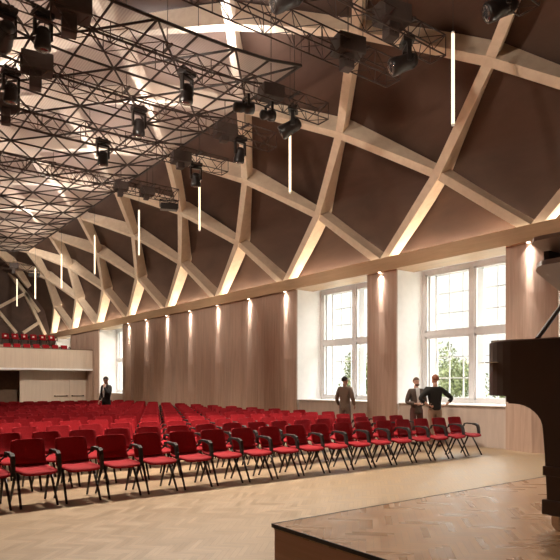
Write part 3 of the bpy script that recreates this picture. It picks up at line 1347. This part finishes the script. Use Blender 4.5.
def merge(meshes, voxel=None):
    bm = bmesh.new()
    for me in meshes:
        bm.from_mesh(me)
    out = bpy.data.meshes.new('m')
    bm.to_mesh(out)
    bm.free()
    if voxel:
        o = bpy.data.objects.new('t', out)
        COL.objects.link(o)
        md = o.modifiers.new('r', 'REMESH')
        md.mode = 'VOXEL'
        md.voxel_size = voxel
        md.use_smooth_shade = True
        s = o.modifiers.new('s', 'SMOOTH')
        s.factor = .5
        s.iterations = 2
        dg = bpy.context.evaluated_depsgraph_get()
        out = bpy.data.meshes.new_from_object(o.evaluated_get(dg))
        bpy.data.objects.remove(o)
    return out


def link_mesh(name, me, mat, parent):
    me.materials.clear()
    me.materials.append(mat)
    for p in me.polygons:
        p.use_smooth = True
    o = bpy.data.objects.new(name, me)
    COL.objects.link(o)
    o.parent = parent
    return o


def ell(c, r, rot=Matrix(), cut=None):
    bm = bmesh.new()
    bmesh.ops.create_uvsphere(bm, u_segments=20, v_segments=14, radius=1)
    for v in bm.verts:
        v.co = rot @ Vector((v.co.x*r[0], v.co.y*r[1], v.co.z*r[2]))+Vector(c)
    me = bpy.data.meshes.new('e')
    bm.to_mesh(me)
    bm.free()
    return me


def hand(wrist, direc, palm_n, side, curl):
    """palm plus four fingers and a thumb as skinned chains"""
    w, d, pn_ = Vector(wrist), Vector(direc).normalized(), Vector(palm_n).normalized()
    a = d.cross(pn_).normalized()*side
    ms = []
    nodes = {'w': (w, (.026, .02)), 'p': (w+d*.05, (.036, .016)), 'k': (w+d*.085, (.038, .014))}
    ms.append(skin_raw({k: (tuple(v[0]), v[1]) for k, v in nodes.items()}, [('w', 'p'), ('p', 'k')]))
    for i, L in enumerate((.070, .080, .075, .058)):
        off = a*(.028-.019*i)
        b = w+d*.075+off
        dd = d
        pts = [b]
        for s in range(3):
            ang = curl*(s+1)/3
            dd = (d*math.cos(ang)+pn_*math.sin(ang)).normalized()
            pts.append(pts[-1]+dd*L*(.45, .32, .23)[s])
        nd = {str(q): (tuple(p), .0088-.001*q) for q, p in enumerate(pts)}
        ms.append(skin_raw(nd, [('0', '1'), ('1', '2'), ('2', '3')]))
    b = w+d*.025+a*.03
    t1 = b+(d*.5+a*.7+pn_*.3).normalized()*.04
    t2 = t1+(d*.9+a*.2+pn_*.4).normalized()*.032
    ms.append(skin_raw({'0': (tuple(b), .012), '1': (tuple(t1), .0105), '2': (tuple(t2), .008)}, [('0', '1'), ('1', '2')]))
    return ms


def person(loc, rz, height, pose, label, top, trous, hairm, top_name, hair_style='short', shirt=None, beard=False):
    s = height/1.78
    P = empty('person', loc, rz, label, 'person')
    P.scale = (s, s, s)
    el, wr, hd = pose['elbow'], pose['wrist'], pose['hand']
    hy = pose.get('head_yaw', 0.)
    lean = pose.get('pitch', 0.)
    J = {'pel': ((0, 0, .96), (.14, .10)), 'waist': ((0, .0, 1.10), (.125, .09)), 'chest': ((0, .0, 1.30), (.140, .095)),
         'neckb': ((0, .015, 1.46), (.06, .06)), 'neck': ((0, .0, 1.56), .066)}
    E_ = [('pel', 'waist'), ('waist', 'chest'), ('chest', 'neckb'), ('neckb', 'neck')]
    for i, sx in enumerate((-1, 1)):
        t = 'r' if sx < 0 else 'l'
        J['sh'+t] = ((sx*.165, .01, 1.405), .045)
        J['el'+t] = (el[i], .042)
        J['wr'+t] = (wr[i], .027)
        J['hip'+t] = ((sx*.095, 0, .90), .085)
        J['kn'+t] = ((sx*.10, -.015, .50), .056)
        J['an'+t] = ((sx*.105, .02, .085), .04)
        J['to'+t] = ((sx*.125, -.15, .035), .035)
        E_ += [('chest', 'sh'+t), ('sh'+t, 'el'+t), ('el'+t, 'wr'+t), ('pel', 'hip'+t), ('hip'+t, 'kn'+t), ('kn'+t, 'an'+t), ('an'+t, 'to'+t)]
    ms = [skin_raw(J, E_)]
    HR = Matrix.Translation((0, 0, 1.55)) @ Matrix.Rotation(hy, 4, 'Z') @ Matrix.Rotation(lean, 4, 'X')

    def hp(x, y, z):
        return HR @ Vector((x, y, z-1.55))
    Rm = (Matrix.Rotation(hy, 4, 'Z') @ Matrix.Rotation(lean, 4, 'X'))
    ms.append(ell((0, .012, 1.525), (.060, .062, .095)))
    ms.append(ell(hp(0, .005, 1.685), (.076, .096, .095), Rm))
    ms.append(ell(hp(0, -.03, 1.625), (.060, .066, .072), Rm))
    ms.append(ell(hp(0, -.098, 1.655), (.014, .022, .026), Rm))
    ms.append(ell(hp(0, -.082, 1.612), (.026, .016, .010), Rm))
    ms.append(ell(hp(0, -.082, 1.695), (.05, .016, .012), Rm))
    for sx in (-1, 1):
        ms.append(ell(hp(sx*.078, .005, 1.66), (.010, .020, .032), Rm))
    for i, sx in enumerate((-1, 1)):
        ms += hand(wr[i], hd[i][0], hd[i][1], hd[i][2], hd[i][3])
    body = link_mesh('body', merge(ms, .011), M_SKIN, P)
    # eyes
    me = merge([ell(hp(sx*.031, -.086, 1.672), (.011, .007, .007), Rm) for sx in (-1, 1)])
    link_mesh('eyes', me, M_HAIRD, P)
    # hair: cap over the skull, shorter at the face
    bm = bmesh.new()
    bmesh.ops.create_uvsphere(bm, u_segments=28, v_segments=18, radius=1)
    for v in list(bm.verts):
        x, y, z = v.co
        lim = -.1 if y > .1 else (.30 if y > -.25 else .52)
        if z < lim-.25:
            v.co.z = lim-.25
        n1 = 1+.05*noise.noise(Vector((x*5, y*5, z*5)))
        v.co = Vector((v.co.x*.086*n1, v.co.y*.108*n1, v.co.z*.106*n1))
        v.co = Rm.to_3x3() @ v.co+hp(0, .010, 1.69)
    me = bpy.data.meshes.new('hair')
    bm.to_mesh(me)
    bm.free()
    link_mesh('hair', me, hairm, P)
    if beard:
        link_mesh('beard', merge([ell(hp(0, -.045, 1.595), (.058, .056, .048), Rm)]), hairm, P)
    # trousers
    T = {'top': ((0, 0, 1.06), (.150, .112)), 'pel': ((0, 0, .95), (.165, .122))}
    TE = [('top', 'pel')]
    for t, sx in (('r', -1), ('l', 1)):
        T['h'+t] = ((sx*.098, 0, .86), .100)
        T['k'+t] = ((sx*.102, -.01, .50), .075)
        T['a'+t] = ((sx*.106, .01, .10), .064)
        TE += [('pel', 'h'+t), ('h'+t, 'k'+t), ('k'+t, 'a'+t)]
    link_mesh('trousers', skin_raw(T, TE, 2), trous, P)
    # jacket or sweater with sleeves
    hem = pose.get('hem', .86)
    K = {'ch': ((0, .0, 1.30), (.178, .128)), 'wa': ((0, .0, 1.10), (.150, .118)), 'hp': ((0, .0, hem+.07), (.172, .135)), 'hm': ((0, .0, hem), (.175, .138)), 'nb': ((0, .016, 1.488), (.105, .088))}
    KE = [('ch', 'wa'), ('wa', 'hp'), ('hp', 'hm'), ('ch', 'nb')]
    for i, t in enumerate('rl'):
        sx = -1 if t == 'r' else 1
        K['s'+t] = ((sx*.178, .01, 1.415), .086)
        K['e'+t] = (el[i], .060)
        f = pose.get('cuff', .93)
        wv = Vector(el[i])*(1-f)+Vector(wr[i])*f
        K['w'+t] = (tuple(wv), .044)
        KE += [('ch', 's'+t), ('s'+t, 'e'+t), ('e'+t, 'w'+t)]
    link_mesh(top_name, skin_raw(K, KE, 2), top, P)
    if shirt:
        m = MB()
        m.sweep(None, [[Vector((-.012, -.128, 1.06)), Vector((.012, -.128, 1.06)), Vector((.012, -.10, 1.06)), Vector((-.012, -.10, 1.06))],
                       [Vector((-.04, -.142, 1.28)), Vector((.04, -.142, 1.28)), Vector((.04, -.10, 1.28)), Vector((-.04, -.10, 1.28))],
                       [Vector((-.052, -.092, 1.47)), Vector((.052, -.092, 1.47)), Vector((.052, -.03, 1.47)), Vector((-.052, -.03, 1.47))],
                       [Vector((-.045, -.06, 1.515)), Vector((.045, -.06, 1.515)), Vector((.045, .03, 1.515)), Vector((-.045, .03, 1.515))]])
        m.build('shirt', shirt, P)
    sh = []
    for sx in (-1, 1):
        sh.append(ell((sx*.118, -.06, .045), (.05, .145, .045)))
    link_mesh('shoes', merge(sh), M_SHOE, P)
    return P


person((7.8, 20.72, 0), R(-66), 1.79, {
    'elbow': [(-.25, .03, 1.14), (.24, -.13, 1.16)], 'wrist': [(-.24, -.10, .93), (.09, -.20, 1.44)],
    'hand': [((0, -.3, -1), (1, 0, 0), -1, .6), ((-.25, .35, 1), (-.3, 1, 0), 1, .9)], 'head_yaw': R(8), 'pitch': R(14)},
    'man in a black suit standing among the chairs with a hand at his mouth', M_SUITB, M_SUITB, M_HAIRD, 'jacket', shirt=M_SHIRT)
person((11.87, 12.73, 0), R(112), 1.75, {
    'elbow': [(-.26, .03, 1.13), (.26, .03, 1.13)], 'wrist': [(-.25, -.12, .92), (.25, -.12, .92)],
    'hand': [((.1, -.3, -1), (1, 0, 0), -1, .6), ((-.1, -.3, -1), (-1, 0, 0), 1, .6)], 'head_yaw': R(-25), 'hem': .80},
    'man in a checked brown jacket seen from behind, looking out of the middle window', M_TWEED, M_GREY, M_HAIRD, 'jacket')
person((11.95, 10.16, 0), R(-26), 1.70, {
    'elbow': [(-.27, .03, 1.12), (.27, .03, 1.12)], 'wrist': [(-.10, -.19, 1.09), (.07, -.20, 1.07)],
    'hand': [((1, -.2, .05), (0, .8, -.3), 1, .9), ((-1, -.2, .05), (0, .8, -.3), -1, .9)], 'head_yaw': R(4), 'hem': .80},
    'bearded man in a brown jacket and pale shirt facing the room by the nearer window', M_JACKET, M_TROUS, M_HAIRB, 'jacket', shirt=M_SHIRT, beard=True)
person((11.76, 9.42, 0), R(152), 1.76, {
    'elbow': [(-.42, .06, 1.20), (.42, .06, 1.20)], 'wrist': [(-.22, .135, 1.04), (.22, .135, 1.04)],
    'hand': [((1, .1, -.35), (0, -1, 0), -1, .35), ((-1, .1, -.35), (0, -1, 0), 1, .35)], 'head_yaw': R(14), 'hem': .89, 'cuff': .6},
    'red haired man in a black sweater seen from behind with both hands on his hips', M_SWEATER, M_KHAKI, M_HAIRR, 'sweater')

# ------------------------------------------------------------------ colour management
sc_ = bpy.context.scene
sc_.view_settings.view_transform = 'Standard'
sc_.view_settings.look = 'None'
sc_.view_settings.exposure = 0.0
sc_.view_settings.gamma = 1.0
sc_.view_settings.use_curve_mapping = False
